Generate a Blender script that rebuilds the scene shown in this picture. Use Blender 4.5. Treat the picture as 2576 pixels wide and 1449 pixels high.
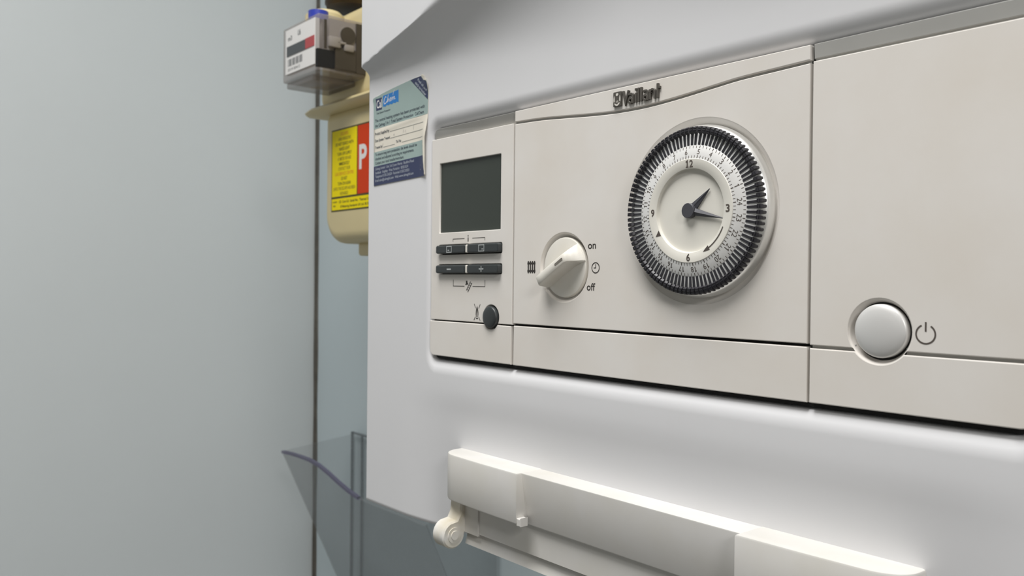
import bpy, bmesh, math, random
from mathutils import Vector, Matrix, noise
from mathutils.geometry import tessellate_polygon

for o in list(bpy.data.objects):
    bpy.data.objects.remove(o)
S = bpy.context.scene
COL = S.collection
random.seed(4)
ZC = 1450.0            # millimetres from the floor to the height all z values below are given from


def V(x, y, z):        # millimetres to metres
    return Vector((x / 1000.0, y / 1000.0, (z + ZC) / 1000.0))


# ------------------------------------------------------------------ camera
cam_d = bpy.data.cameras.new('camera')
cam = bpy.data.objects.new('camera', cam_d)
COL.objects.link(cam)
ex = Vector((0.64209482, 0.01265651, -0.76652075))
ey = Vector((0.76656637, 0.0017895, 0.64216259))
ez = Vector((0.00949922, -0.9999183, -0.00855302))
R = Matrix((ex, ey, ez)).transposed()          # world to camera (x right, y down, z forward)
right, down, fwd = R[0], R[1], R[2]
m = Matrix((right, -down, -fwd)).transposed().to_4x4()
m.translation = V(240.357, -268.68, 0)
cam.matrix_world = m
cam_d.sensor_width = 36.0
cam_d.lens = 2150.0 / 2576.0 * 36.0
cam_d.clip_start = 0.01
cam_d.clip_end = 50
cam_d.dof.use_dof = True
cam_d.dof.focus_distance = 0.345
cam_d.dof.aperture_fstop = 23.0
S.camera = cam

# ------------------------------------------------------------------ world, lamps, exposure
W = bpy.data.worlds.new('world')
S.world = W
W.use_nodes = True
W.node_tree.nodes['Background'].inputs[0].default_value = (0.8, 0.85, 0.9, 1)
W.node_tree.nodes['Background'].inputs[1].default_value = 0.02


def area(name, loc, sx, sy, watts, color, rot=(0, 0, 0)):
    d = bpy.data.lights.new(name, 'AREA')
    d.shape = 'RECTANGLE'
    d.size, d.size_y = sx, sy
    d.energy = watts
    d.color = color
    o = bpy.data.objects.new(name, d)
    o.location = loc
    o.rotation_euler = rot
    COL.objects.link(o)
    return o


area('ceiling_lamp', (0.02, -0.37, 2.375), 0.6, 0.5, 14.0, (1.0, 0.988, 0.97))
area('ceiling_lamp', (2.0, -0.85, 2.375), 1.0, 0.3, 26.0, (1.0, 0.985, 0.965))
S.view_settings.view_transform = 'Standard'
S.view_settings.look = 'None'
S.view_settings.gamma = 1.0
S.view_settings.use_curve_mapping = False
S.view_settings.exposure = 0.2
S.cycles.transparent_max_bounces = 32


# ------------------------------------------------------------------ materials
def lin(c):
    c = c / 255.0
    return c / 12.92 if c <= 0.04045 else ((c + 0.055) / 1.055) ** 2.4


def mat(name, rgb, rough=0.5, metal=0.0, var=0.0, scale=12.0, tint=None, bump=0.0, bscale=900.0, spec=0.5, coat=0.0):
    mt = bpy.data.materials.new(name)
    mt.use_nodes = True
    nt = mt.node_tree
    b = nt.nodes['Principled BSDF']
    col = tuple(lin(c) for c in rgb) + (1,)
    b.inputs['Base Color'].default_value = col
    b.inputs['Roughness'].default_value = rough
    b.inputs['Metallic'].default_value = metal
    b.inputs['Specular IOR Level'].default_value = spec
    b.inputs['Coat Weight'].default_value = coat
    if var > 0 or bump > 0:
        g = nt.nodes.new('ShaderNodeNewGeometry')
    if var > 0:
        n = nt.nodes.new('ShaderNodeTexNoise')
        n.inputs['Scale'].default_value = scale
        n.inputs['Detail'].default_value = 5
        nt.links.new(g.outputs['Position'], n.inputs['Vector'])
        r = nt.nodes.new('ShaderNodeValToRGB')
        r.color_ramp.elements[0].position = 0.3
        r.color_ramp.elements[1].position = 0.7
        t = tint or rgb
        r.color_ramp.elements[0].color = tuple(lin(c) * (1 - var) for c in t) + (1,)
        r.color_ramp.elements[1].color = col
        nt.links.new(n.outputs[0], r.inputs[0])
        nt.links.new(r.outputs[0], b.inputs['Base Color'])
    if bump > 0:
        n2 = nt.nodes.new('ShaderNodeTexNoise')
        n2.inputs['Scale'].default_value = bscale
        nt.links.new(g.outputs['Position'], n2.inputs['Vector'])
        bp = nt.nodes.new('ShaderNodeBump')
        bp.inputs['Strength'].default_value = bump
        bp.inputs['Distance'].default_value = 0.0004
        nt.links.new(n2.outputs[0], bp.inputs['Height'])
        nt.links.new(bp.outputs[0], b.inputs['Normal'])
    return mt


def clear_mat(name, rgb, keep=0.2, rough=0.08, gloss=0.12):
    """thin clear plastic: mostly see-through, a little tinted body and gloss"""
    mt = bpy.data.materials.new(name)
    mt.use_nodes = True
    nt = mt.node_tree
    nt.nodes.clear()
    out = nt.nodes.new('ShaderNodeOutputMaterial')
    c = tuple(lin(k) for k in rgb) + (1,)
    tr = nt.nodes.new('ShaderNodeBsdfTransparent')
    tr.inputs[0].default_value = tuple(0.9 + 0.1 * k for k in c[:3]) + (1,)
    df = nt.nodes.new('ShaderNodeBsdfDiffuse')
    df.inputs[0].default_value = c
    gl = nt.nodes.new('ShaderNodeBsdfGlossy')
    gl.inputs['Roughness'].default_value = rough
    m1 = nt.nodes.new('ShaderNodeMixShader')
    m1.inputs[0].default_value = keep
    nt.links.new(tr.outputs[0], m1.inputs[1])
    nt.links.new(df.outputs[0], m1.inputs[2])
    fr = nt.nodes.new('ShaderNodeLayerWeight')
    fr.inputs[0].default_value = gloss
    sc = nt.nodes.new('ShaderNodeMath')
    sc.operation = 'MULTIPLY'
    sc.inputs[1].default_value = 0.45
    nt.links.new(fr.outputs['Facing'], sc.inputs[0])
    m2 = nt.nodes.new('ShaderNodeMixShader')
    nt.links.new(sc.outputs[0], m2.inputs[0])
    nt.links.new(m1.outputs[0], m2.inputs[1])
    nt.links.new(gl.outputs[0], m2.inputs[2])
    nt.links.new(m2.outputs[0], out.inputs[0])
    return mt


M = dict(
    wall=mat('wall_paint', (211, 216, 217), 0.5, var=0.05, scale=3.0, bump=0.05, bscale=60),
    back=mat('back_wall_paint', (214, 227, 232), 0.6, var=0.04, scale=3.0),
    room=mat('room_paint', (164, 162, 158), 0.8, var=0.03, scale=2.0),
    floor=mat('floor_vinyl', (112, 109, 105), 0.5, var=0.15, scale=8.0),
    seam=mat('dark_sealant', (104, 100, 92), 0.7, var=0.3, scale=60.0),
    casing=mat('white_enamel', (223, 223, 225), 0.36, spec=0.45, var=0.015, scale=25.0),
    panel=mat('warm_grey_plastic', (228, 224, 219), 0.5, var=0.035, scale=28.0, tint=(226, 220, 212), bump=0.02, bscale=2500),
    strip=mat('silver_grey_plastic', (172, 171, 167), 0.45, var=0.08, scale=60.0, bump=0.02, bscale=2500),
    rail=mat('white_rail_plastic', (214, 212, 209), 0.5, var=0.04, scale=40.0, tint=(212, 209, 202)),
    dirty=mat('grubby_white_plastic', (228, 226, 221), 0.5, var=0.1, scale=90.0, tint=(214, 205, 184)),
    black=mat('gap_shade_and_window_black', (14, 14, 14), 0.8),
    dark=mat('dark_plastic', (50, 54, 55), 0.4, var=0.08, scale=80),
    tab=mat('black_tab_plastic', (46, 45, 50), 0.42),
    hand=mat('graphite_plastic', (70, 70, 76), 0.45),
    screen=mat('dark_display', (58, 63, 58), 0.3, spec=0.35),
    ink=mat('black_print', (52, 48, 45), 0.6),
    brown=mat('brown_print', (84, 76, 70), 0.6),
    light=mat('grey_print', (190, 194, 194), 0.5),
    logo=mat('charcoal_letter', (84, 80, 74), 0.42),
    logolight=mat('pale_emblem', (214, 210, 202), 0.5),
    silver=mat('brushed_silver', (240, 240, 238), 0.3, metal=0.85),
    silverring=mat('silver_scale', (240, 239, 237), 0.42, metal=0.3),
    button=mat('satin_silver', (224, 223, 221), 0.38, metal=0.3),
    cream=mat('cream_clock_plastic', (226, 223, 214), 0.5),
    knob=mat('knob_plastic', (227, 224, 217), 0.42, var=0.04, scale=60, tint=(222, 217, 206)),
    meter=mat('cream_meter_paint', (222, 206, 158), 0.45, var=0.05, scale=20),
    yellow=mat('yellow_label', (250, 228, 0), 0.6, spec=0.2),
    red=mat('red_label', (212, 64, 18), 0.6, spec=0.2),
    olive=mat('label_border', (72, 66, 24), 0.6),
    pale_olive=mat('faded_olive_print', (142, 128, 24), 0.6),
    orange=mat('orange_print', (226, 150, 20), 0.6),
    white=mat('white_print', (232, 230, 228), 0.6),
    brass=mat('dull_brass', (70, 54, 30), 0.5, metal=0.5, var=0.4, scale=90),
    blue=mat('blue_cap_plastic', (52, 66, 170), 0.4),
    pink=mat('red_counter', (176, 62, 66), 0.4),
    counter=mat('counter_window', (58, 62, 66), 0.25),
    smoke=clear_mat('clear_index_plastic', (172, 164, 160), 0.38, 0.15, 0.1),
    milky=mat('milky_grey_plastic', (150, 143, 137), 0.35, var=0.1, scale=60),
    smoked=mat('dark_index_plastic', (66, 60, 54), 0.3, var=0.2, scale=60),
    acrylic=clear_mat('clear_acrylic', (178, 182, 184), 0.06, 0.06, 0.06),
    hazy=clear_mat('scuffed_acrylic', (166, 170, 172), 0.16, 0.15, 0.05),
    rim=clear_mat('lilac_acrylic_edge', (112, 110, 134), 0.75, 0.2, 0.15),
    edge=clear_mat('grey_acrylic_edge', (120, 126, 130), 0.4, 0.2, 0.1),
    groove_shade=mat('recess_shade_grey', (122, 117, 109), 0.6),
    track=mat('white_track_plastic', (240, 240, 239), 0.45),
    paper=mat('sticker_paper', (232, 226, 212), 0.55, var=0.06, scale=50),
    teal=mat('sage_sticker_ink', (158, 178, 174), 0.5, var=0.04, scale=60),
    navy=mat('navy_sticker_ink', (50, 58, 92), 0.5),
    sky=mat('blue_sticker_ink', (36, 122, 196), 0.5),
    stext=mat('slate_sticker_print', (62, 72, 84), 0.6),
    ntext=mat('pale_sticker_print', (190, 198, 206), 0.6),
    pipe=mat('painted_pipe', (176, 190, 198), 0.5),
)


# ------------------------------------------------------------------ builders
def link(name, me, mt, parent=None, smooth=False, auto=None):
    if mt is not None and not me.materials:
        me.materials.append(mt)
    o = bpy.data.objects.new(name, me)
    COL.objects.link(o)
    if smooth:
        for p in me.polygons:
            p.use_smooth = True
    if auto is not None:
        me.set_sharp_from_angle(angle=math.radians(auto))
    if parent is not None:
        par(o, parent)
    return o


def par(o, parent):
    o.parent = parent
    w = Matrix.Identity(4)
    p = parent
    chain = []
    while p is not None:
        chain.append(p)
        p = p.parent
    for p in reversed(chain):
        w = w @ p.matrix_parent_inverse @ p.matrix_basis
    o.matrix_parent_inverse = w.inverted()


def tag(o, label=None, cat=None, group=None, kind=None):
    if label: o['label'] = label
    if cat: o['category'] = cat
    if group: o['group'] = group
    if kind: o['kind'] = kind
    return o


def thing(name, label, cat, loc, group=None):
    o = bpy.data.objects.new(name, None)
    o.empty_display_size = 0.02
    COL.objects.link(o)
    o.location = loc
    return tag(o, label, cat, group)


class MB:
    """collects geometry given in millimetres and links it as one mesh"""
    def __init__(s):
        s.v, s.f = [], []

    def add(s, vs, fs):
        n = len(s.v)
        s.v += [tuple(v) for v in vs]
        s.f += [tuple(i + n for i in f) for f in fs]

    def box(s, x0, x1, y0, y1, z0, z1):
        s.add([(x0, y0, z0), (x1, y0, z0), (x1, y1, z0), (x0, y1, z0), (x0, y0, z1), (x1, y0, z1), (x1, y1, z1), (x0, y1, z1)],
              [(0, 3, 2, 1), (4, 5, 6, 7), (0, 1, 5, 4), (1, 2, 6, 5), (2, 3, 7, 6), (3, 0, 4, 7)])

    def poly(s, pts, y):
        fs = tessellate_polygon([[Vector((p[0], p[1], 0)) for p in pts]])
        s.add([(p[0], y, p[1]) for p in pts], fs)

    def stroke(s, pts, w, y, closed=False, y2=None, cap=True):
        """a ribbon along pts in the front plane; with y2 it is a raised bar"""
        n = len(pts)
        pts = [Vector(p) for p in pts]
        L, Rr = [], []
        for i in range(n):
            a = pts[i - 1] if (i > 0 or closed) else None
            b = pts[(i + 1) % n] if (i < n - 1 or closed) else None
            d1 = (pts[i] - a).normalized() if a is not None else None
            d2 = (b - pts[i]).normalized() if b is not None else None
            if d1 is None: d1 = d2
            if d2 is None: d2 = d1
            t = d1 + d2
            if t.length < 1e-6: t = d1.copy()
            t.normalize()
            nn = Vector((-t.y, t.x))
            k = 1.0 / max(0.4, nn.dot(Vector((-d1.y, d1.x))))
            L.append(pts[i] + nn * w / 2 * k)
            Rr.append(pts[i] - nn * w / 2 * k)
        out = L + Rr[::-1]
        if y2 is None:
            vs = [(p.x, y, p.y) for p in L + Rr]
            fs = [(i, (i + 1) % n, n + (i + 1) % n, n + i) for i in range(n if closed else n - 1)]
            s.add(vs, fs)
        else:
            b = min(0.12 * w, 0.2)
            rows = []
            for (yy, sh) in ((y2, 0.0), (y + b, 0.0), (y, b)):
                ro = []
                for i in range(n):
                    c = pts[i]
                    l, r = L[i], Rr[i]
                    ro.append((l + (c - l).normalized() * sh, r + (c - r).normalized() * sh, yy))
                rows.append(ro)
            vs = []
            for ro in rows:
                for l, r, yy in ro:
                    vs += [(l.x, yy, l.y), (r.x, yy, r.y)]
            idx = lambda k, i, q: k * 2 * n + 2 * (i % n) + q
            fs = []
            for i in range(n if closed else n - 1):
                for k in range(2):
                    fs.append((idx(k, i, 0), idx(k, i + 1, 0), idx(k + 1, i + 1, 0), idx(k + 1, i, 0)))
                    fs.append((idx(k, i, 1), idx(k + 1, i, 1), idx(k + 1, i + 1, 1), idx(k, i + 1, 1)))
                fs.append((idx(2, i, 0), idx(2, i + 1, 0), idx(2, i + 1, 1), idx(2, i, 1)))
            if not closed:
                for i in (0, n - 1):
                    for k in range(2):
                        fs.append((idx(k, i, 0), idx(k, i, 1), idx(k + 1, i, 1), idx(k + 1, i, 0)))
            s.add(vs, fs)

    def disc(s, cx, cz, r, y, n=24):
        s.add([(cx + r * math.cos(2 * math.pi * i / n), y, cz + r * math.sin(2 * math.pi * i / n)) for i in range(n)], [tuple(range(n))])

    def lathe(s, cx, cz, prof, n=96, cap=True, a0=0.0, a1=2 * math.pi):
        full = abs(a1 - a0 - 2 * math.pi) < 1e-6
        k = n if full else n + 1
        vs = []
        for r, y in prof:
            for i in range(k):
                a = a0 + (a1 - a0) * i / n
                vs.append((cx + r * math.cos(a), y, cz + r * math.sin(a)))
        fs = []
        for j in range(len(prof) - 1):
            for i in range(n):
                i2 = (i + 1) % k
                fs.append((j * k + i, j * k + i2, (j + 1) * k + i2, (j + 1) * k + i))
        if cap and full:
            fs.append(tuple(range((len(prof) - 1) * k, len(prof) * k)))
        s.add(vs, fs)

    def cyl(s, p, q, r, n=16, r2=None):
        p, q = Vector(p), Vector(q)
        d = (q - p).normalized()
        u = d.orthogonal().normalized()
        w = d.cross(u)
        r2 = r if r2 is None else r2
        vs = []
        for c, rr in ((p, r), (q, r2)):
            for i in range(n):
                a = 2 * math.pi * i / n
                vs.append(c + (u * math.cos(a) + w * math.sin(a)) * rr)
        fs = [(i, (i + 1) % n, n + (i + 1) % n, n + i) for i in range(n)] + [tuple(range(n))[::-1], tuple(range(n, 2 * n))]
        s.add(vs, fs)

    def text(s, txt, x, z, y, h=None, w=None, ang=0.0, align='L', bold=0.0, fn=None):
        vs, fs, (x0, x1) = glyphs(txt, bold)
        k = (h or 1.0)
        kx = (w / (x1 - x0)) if w else k
        ca, sa = math.cos(ang), math.sin(ang)
        off = {'L': -x0, 'C': -(x0 + x1) / 2, 'R': -x1}[align]
        out = []
        for a, b in vs:
            a, b = (a + off) * kx, b * k
            px, pz = x + a * ca - b * sa, z + a * sa + b * ca
            out.append(fn(px, pz, y) if fn else (px, y, pz))
        s.add(out, fs)

    def build(s, name, mt, parent=None, smooth=False, auto=None, weld=False, fix=True):
        me = bpy.data.meshes.new(name)
        me.from_pydata([V(*v) for v in s.v], [], s.f)
        if fix or weld:
            bm = bmesh.new()
            bm.from_mesh(me)
            if weld:
                bmesh.ops.remove_doubles(bm, verts=bm.verts, dist=1e-6)
            if fix:
                bmesh.ops.recalc_face_normals(bm, faces=bm.faces)
            bm.to_mesh(me)
            bm.free()
        return link(name, me, mt, parent, smooth, auto)


_G = {}


def glyphs(txt, bold=0.0):
    """outline of a line of text, capital height 1"""
    key = (txt, bold)
    if key in _G:
        return _G[key]

    def raw(t, b):
        c = bpy.data.curves.new('t', 'FONT')
        c.body = t
        c.size = 1
        c.resolution_u = 4
        c.offset = b
        o = bpy.data.objects.new('t', c)
        COL.objects.link(o)
        dg = bpy.context.evaluated_depsgraph_get()
        dg.update()
        e = o.evaluated_get(dg)
        me = e.to_mesh()
        vs = [(v.co.x, v.co.y) for v in me.vertices]
        fs = [tuple(p.vertices) for p in me.polygons]
        e.to_mesh_clear()
        bpy.data.objects.remove(o)
        bpy.data.curves.remove(c)
        return vs, fs
    if 'H' not in _G:
        hv, _ = raw('H', 0)
        _G['H'] = max(v[1] for v in hv)
    H = _G['H']
    vs, fs = raw(txt, bold)
    vs = [(a / H, b / H) for a, b in vs]
    xs = [v[0] for v in vs]
    _G[key] = (vs, fs, (min(xs), max(xs)))
    return _G[key]


def area2(p):
    return sum(p[i - 1][0] * p[i][1] - p[i][0] * p[i - 1][1] for i in range(len(p))) / 2


def inset(p, d):
    """polygon moved inwards by d (outwards when negative)"""
    if area2(p) < 0:
        d = -d
    n = len(p)
    out = []
    for i in range(n):
        a, b, c = Vector(p[i - 1]), Vector(p[i]), Vector(p[(i + 1) % n])
        d1, d2 = (b - a), (c - b)
        if d1.length < 1e-9: d1 = d2
        if d2.length < 1e-9: d2 = d1
        d1, d2 = d1.normalized(), d2.normalized()
        n1, n2 = Vector((-d1.y, d1.x)), Vector((-d2.y, d2.x))
        k = n1 + n2
        if k.length < 1e-6: k = n1
        k = k / max(0.5, k.length_squared / 2) 
        q = b + k * d
        out.append((q.x, q.y))
    return out


def plate(name, outer, holes, y, thick, bev, mt, parent=None, tilt=None):
    """a moulded plate: front at y, rounded front edge, optional holes; tilt(x,z) adds to y"""
    steps = [(0.0, thick), (0.0, bev), (0.3 * bev, 0.3 * bev), (bev, 0.0)]
    s = MB()
    loops_front = []
    for loop, sg in [(outer, 1)] + [(h, -1) for h in holes]:
        n = len(loop)
        rows = [inset(loop, sg * d) for d, _ in steps]
        base = len(s.v)
        vs = [(p[0], y + yy, p[1]) for r, (_, yy) in zip(rows, steps) for p in r]
        fs = []
        for j in range(len(steps) - 1):
            for i in range(n):
                i2 = (i + 1) % n
                fs.append((j * n + i, j * n + i2, (j + 1) * n + i2, (j + 1) * n + i))
        s.add(vs, fs)
        loops_front.append((rows[-1], base + (len(steps) - 1) * n))
    tri = tessellate_polygon([[Vector((p[0], p[1], 0)) for p in r] for r, _ in loops_front])
    idx = [b + i for r, b in loops_front for i in range(len(r))]
    s.f += [tuple(idx[i] for i in t) for t in tri]
    if tilt:
        s.v = [(a, b + tilt(a, c), c) for a, b, c in s.v]
    o = s.build(name, mt, parent, smooth=True, auto=28)
    o.data.update()
    for p in o.data.polygons:
        if abs(p.normal.y) > 0.97:
            p.use_smooth = False
    return o


def arc(cx, cz, r, a0, a1, n):
    return [(cx + r * math.cos(a0 + (a1 - a0) * i / n), cz + r * math.sin(a0 + (a1 - a0) * i / n)) for i in range(n + 1)]


def rrect(x0, x1, z0, z1, r, n=6):
    """rounded rectangle; r is one radius or (bl, br, tr, tl)"""
    rs = r if isinstance(r, tuple) else (r,) * 4
    p = []
    for (cx, cz, k, a) in ((x0, z0, rs[0], math.pi), (x1, z0, rs[1], 1.5 * math.pi), (x1, z1, rs[2], 0), (x0, z1, rs[3], 0.5 * math.pi)):
        if k <= 0:
            p.append((cx, cz))
        else:
            ccx = cx + k if cx == x0 else cx - k
            ccz = cz + k if cz == z0 else cz - k
            p += arc(ccx, ccz, k, a, a + math.pi / 2, n)
    return p


def circle(cx, cz, r, n=96):
    return arc(cx, cz, r, 0, 2 * math.pi * (n - 1) / n, n - 1)


def rounded_box(name, x0, x1, y0, y1, z0, z1, r, mt, parent, seg=4, edges='all'):
    bm = bmesh.new()
    bmesh.ops.create_cube(bm, size=1)
    for v in bm.verts:
        v.co = V((x0 + x1) / 2 + v.co.x * (x1 - x0), (y0 + y1) / 2 + v.co.y * (y1 - y0), (z0 + z1) / 2 + v.co.z * (z1 - z0))
    bmesh.ops.bevel(bm, geom=list(bm.edges), offset=r / 1000, segments=seg, profile=0.5, affect='EDGES')
    me = bpy.data.meshes.new(name)
    bm.to_mesh(me)
    bm.free()
    return link(name, me, mt, parent, smooth=True, auto=35)


def sm(a, b, x):
    t = min(1, max(0, (x - a) / (b - a)))
    return t * t * (3 - 2 * t)


def lerp_table(tab, x):
    if x <= tab[0][0]: return tab[0][1]
    for (a, va), (b, vb) in zip(tab, tab[1:]):
        if x <= b:
            t = (x - a) / (b - a)
            return va + (vb - va) * t
    return tab[-1][1]


def spline(tab, x):
    """smooth curve through (x, value) points"""
    if x <= tab[0][0]: return tab[0][1]
    if x >= tab[-1][0]: return tab[-1][1]
    n = len(tab)
    i = max(k for k in range(n - 1) if tab[k][0] <= x)
    x0, y0 = tab[i]
    x1, y1 = tab[i + 1]
    sl = lambda a, b: (tab[b][1] - tab[a][1]) / (tab[b][0] - tab[a][0])
    m0 = sl(max(0, i - 1), min(n - 1, i + 1))
    m1 = sl(i, min(n - 1, i + 2))
    h = x1 - x0
    t = (x - x0) / h
    return (2 * t**3 - 3 * t**2 + 1) * y0 + (t**3 - 2 * t**2 + t) * h * m0 + (-2 * t**3 + 3 * t**2) * y1 + (t**3 - t**2) * h * m1


# ================================================================== the room
XL, XR, YB, YF = -948.0, 2900.0, 338.0, -2000.0


def slab(name, x0, x1, y0, y1, z0, z1, mt):
    s = MB()
    s.box(x0, x1, y0, y1, z0 - ZC, z1 - ZC)
    return tag(s.build(name, mt), kind='structure')


slab('wall_left', XL - 60, XL, YF - 60, YB + 60, 0, 2400, M['wall'])
slab('wall_back', XL, XR, YB, YB + 60, 0, 2400, M['back'])
slab('wall_right', XR, XR + 60, YF - 60, YB + 60, 0, 2400, M['room'])
slab('wall_front', XL, XR, YF - 60, YF, 0, 2400, M['room'])
slab('floor', XL - 60, XR + 60, YF - 60, YB + 60, -60, 0, M['floor'])
slab('ceiling', XL - 60, XR + 60, YF - 60, YB + 60, 2400, 2460, M['room'])
# the dark gap that runs down the corner of the two walls, slightly uneven
s = MB()
zz = list(range(-1450, 951, 24))
prof = [(0.0, 0.0), (0.0, -3.2), (5.5, -2.2), (7.5, 0.0)]
vs, fs = [], []
for z in zz:
    k = 1.0 + 0.22 * noise.noise(Vector((z * 0.013, 3.1, 0)))
    for a, b in prof:
        vs.append((XL + a * k, YB + b * k, z))
for j in range(len(zz) - 1):
    for i in range(3):
        fs.append((j * 4 + i, j * 4 + i + 1, (j + 1) * 4 + i + 1, (j + 1) * 4 + i))
s.add(vs, fs)
tag(s.build('trim_1', M['seam']), kind='structure')

# ================================================================== the boiler
boiler = thing('boiler', 'white wall-hung boiler with a control panel and clock dial on its front', 'boiler', V(0, 169, -137))

# ---- casing: one sheet with the bulging top, the scooped arch and the rolled edge round the control panel
BX, BZ0, BZ1 = 220.0, -136.6, 590.0
PX0, PX1, PZ0, PZ1, PR = -150.7, 150.7, -43.4, 83.0, 6.0
ARCH = [(x, 133.9 + 0.078 * (220 - abs(x)) + 0.00012 * (220 - abs(x)) ** 2) for x in list(range(-220, -19, 20)) + [0] + list(range(20, 221, 20))]
FADE = [(-220, 127.2), (-195, 125.5), (-172, 122.5), (-135, 116.5), (-78, 107), (-25, 99.5), (20, 96), (57, 95), (135, 99), (195, 118), (220, 127)]


def bulge(x):
    return 5.5 + 13.0 * (1 - (x / 220) ** 2)


def casing_y(x, z):
    za, zl = spline(ARCH, x), spline(FADE, x)
    yb = bulge(x)
    if z >= za:
        y = -yb
    elif z <= zl:
        y = 0.0
    else:
        t = (za - z) / (za - zl)
        e = 0.07
        q = 1 - (1 - t) ** 2.3
        q *= min(1.0, t / e) ** 0.5 if t < e else 1.0
        y = -yb * (1 - q)
    # the lower front leans in a little towards the floor
    y += 0.085 * max(0.0, -56.0 - z) * sm(-56, -72, z) * sm(BX - 40, BX - 110, abs(x))
    # rolled edge into the panel recess
    cx, cz = (PX0 + PX1) / 2, (PZ0 + PZ1) / 2
    hx, hz = (PX1 - PX0) / 2 - PR, (PZ1 - PZ0) / 2 - PR
    dx, dz = abs(x - cx) - hx, abs(z - cz) - hz
    ox, oz = max(dx, 0), max(dz, 0)
    d = math.hypot(ox, oz) + min(max(dx, dz), 0) - PR
    w = oz / (math.hypot(ox, oz) + 1e-9) if (ox + oz) > 0 else (1.0 if dz > dx else 0.0)
    up = z > cz
    rr = 4.5 + ((7.5 if up else 8.0) - 4.5) * w * w
    dp = 3.0 + ((5.5 if up else 4.5) - 3.0) * w * w
    if d < 0:
        y = 9.0 if d < -0.5 else dp + (9.0 - dp) * (-d / 0.5)
    elif d < rr:
        y += dp * (1 - math.sqrt(max(0, 1 - (1 - d / rr) ** 2)))
    # rounded outer corner of the front
    e = min(BX - abs(x), z - BZ0, BZ1 - z)
    re = 3.0
    if e < re:
        y += re - math.sqrt(max(0, re * re - (re - e) ** 2))
    return y


def ticks(a, b, dense, step):
    """grid positions: fine inside the (from, to, step) bands, coarse elsewhere"""
    out = [a]
    x = a
    while x < b - 1e-6:
        st = step
        for (p, q, k) in dense:
            if p <= x < q: st = min(st, k)
            elif x < p: st = min(st, max(0.05, p - x)) if p - x < step else st
        x = min(b, x + st)
        out.append(x)
    return out


xs = ticks(-BX, BX, [(-BX, -BX + 3.4, 0.4), (BX - 3.4, BX, 0.4), (-157, -143, 0.5), (143, 157, 0.5)], 4.0)
zs = ticks(BZ0, BZ1, [(BZ0, BZ0 + 3.4, 0.4), (-53, -36, 0.4), (76, 92, 0.4), (97, 138, 1.0), (138, 140, 0.25), (140, 141, 0.5), (141, 160, 2.0), (BZ1 - 3.4, BZ1, 0.5)], 5.0)
me = bpy.data.meshes.new('casing')
nx, nz = len(xs), len(zs)


def rim_fix(x, z):       # rounded outline of the front at its four corners
    r = 5.0
    ax, bz = BX - abs(x), min(z - BZ0, BZ1 - z)
    if ax < r and bz < r:
        d = math.hypot(r - ax, r - bz)
        if d > r:
            k = r / d
            ax2, bz2 = r - (r - ax) * k, r - (r - bz) * k
            x = math.copysign(BX - ax2, x)
            z = BZ0 + bz2 if z - BZ0 < BZ1 - z else BZ1 - bz2
    return x, z


def follow(x, z):
    za = spline(ARCH, x)
    if z <= 95 or z >= 300:
        return z
    if z <= 140:
        return 95 + (z - 95) * (za - 95) / 45.0
    return za + (z - 140) * (300 - za) / 160.0


vs = []
for z in zs:
    for x in xs:
        fx, fz = rim_fix(x, follow(x, z))
        vs.append(V(fx, casing_y(x, z), fz))
fs = [(j * nx + i, j * nx + i + 1, (j + 1) * nx + i + 1, (j + 1) * nx + i) for j in range(nz - 1) for i in range(nx - 1)]
rim = [i for i in range(nx)] + [j * nx + nx - 1 for j in range(1, nz)] + [(nz - 1) * nx + i for i in range(nx - 2, -1, -1)] + [j * nx for j in range(nz - 2, 0, -1)]
b0 = len(vs)
for k in rim:
    v = vs[k].copy()
    v.y = 0.337
    vs.append(v)
n = len(rim)
for i in range(n):
    fs.append((rim[i], b0 + i, b0 + (i + 1) % n, rim[(i + 1) % n]))
fs.append(tuple(range(b0, b0 + n)))
me.from_pydata(vs, [], fs)
link('casing', me, M['casing'], boiler, smooth=True, auto=50)

# added black plate: shade of the panel's deep gaps put into its colour
plate('gap_shade_plate', rrect(-150.2, 150.2, -43.0, 82.8, 5.5), [], 2.6, 5.0, 0.1, M['black'], boiler)

# ---- display panel (left third)
YP = 0.0
FB = (-96.6, -18.5, 6.3)                    # burner button: centre and radius of its recess


def bite_below(x0, x1, z0, z1, c, r_tl, n=28):
    """plate whose bottom edge z0 is bitten by circle c reaching up into it"""
    cx, cz, r = c
    h = math.sqrt(r * r - (z0 - cz) ** 2)
    a_r = math.atan2(z0 - cz, h)
    a_l = math.pi - a_r
    p = [(x0, z0), (cx - h, z0)] + arc(cx, cz, r, a_l, a_r, n)[1:-1] + [(cx + h, z0), (x1, z0), (x1, z1)]
    if r_tl > 0:
        p += arc(x0 + r_tl, z1 - r_tl, r_tl, math.pi / 2, math.pi, 6)
    else:
        p += [(x0, z1)]
    return p


def bite_above(x0, x1, z0, z1, c, rbl, rbr, n=20):
    cx, cz, r = c
    h = math.sqrt(max(0.01, r * r - (z1 - cz) ** 2))
    a_r = math.atan2(z1 - cz, h)
    a_l = -math.pi - a_r
    p = arc(x0 + rbl, z0 + rbl, rbl, math.pi, 1.5 * math.pi, 6) if rbl else [(x0, z0)]
    p += arc(x1 - rbr, z0 + rbr, rbr, 1.5 * math.pi, 2 * math.pi, 6) if rbr else [(x1, z0)]
    p += [(x1, z1), (cx + h, z1)] + arc(cx, cz, r, a_r, a_l, n)[1:-1] + [(cx - h, z1), (x0, z1)]
    return p


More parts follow.
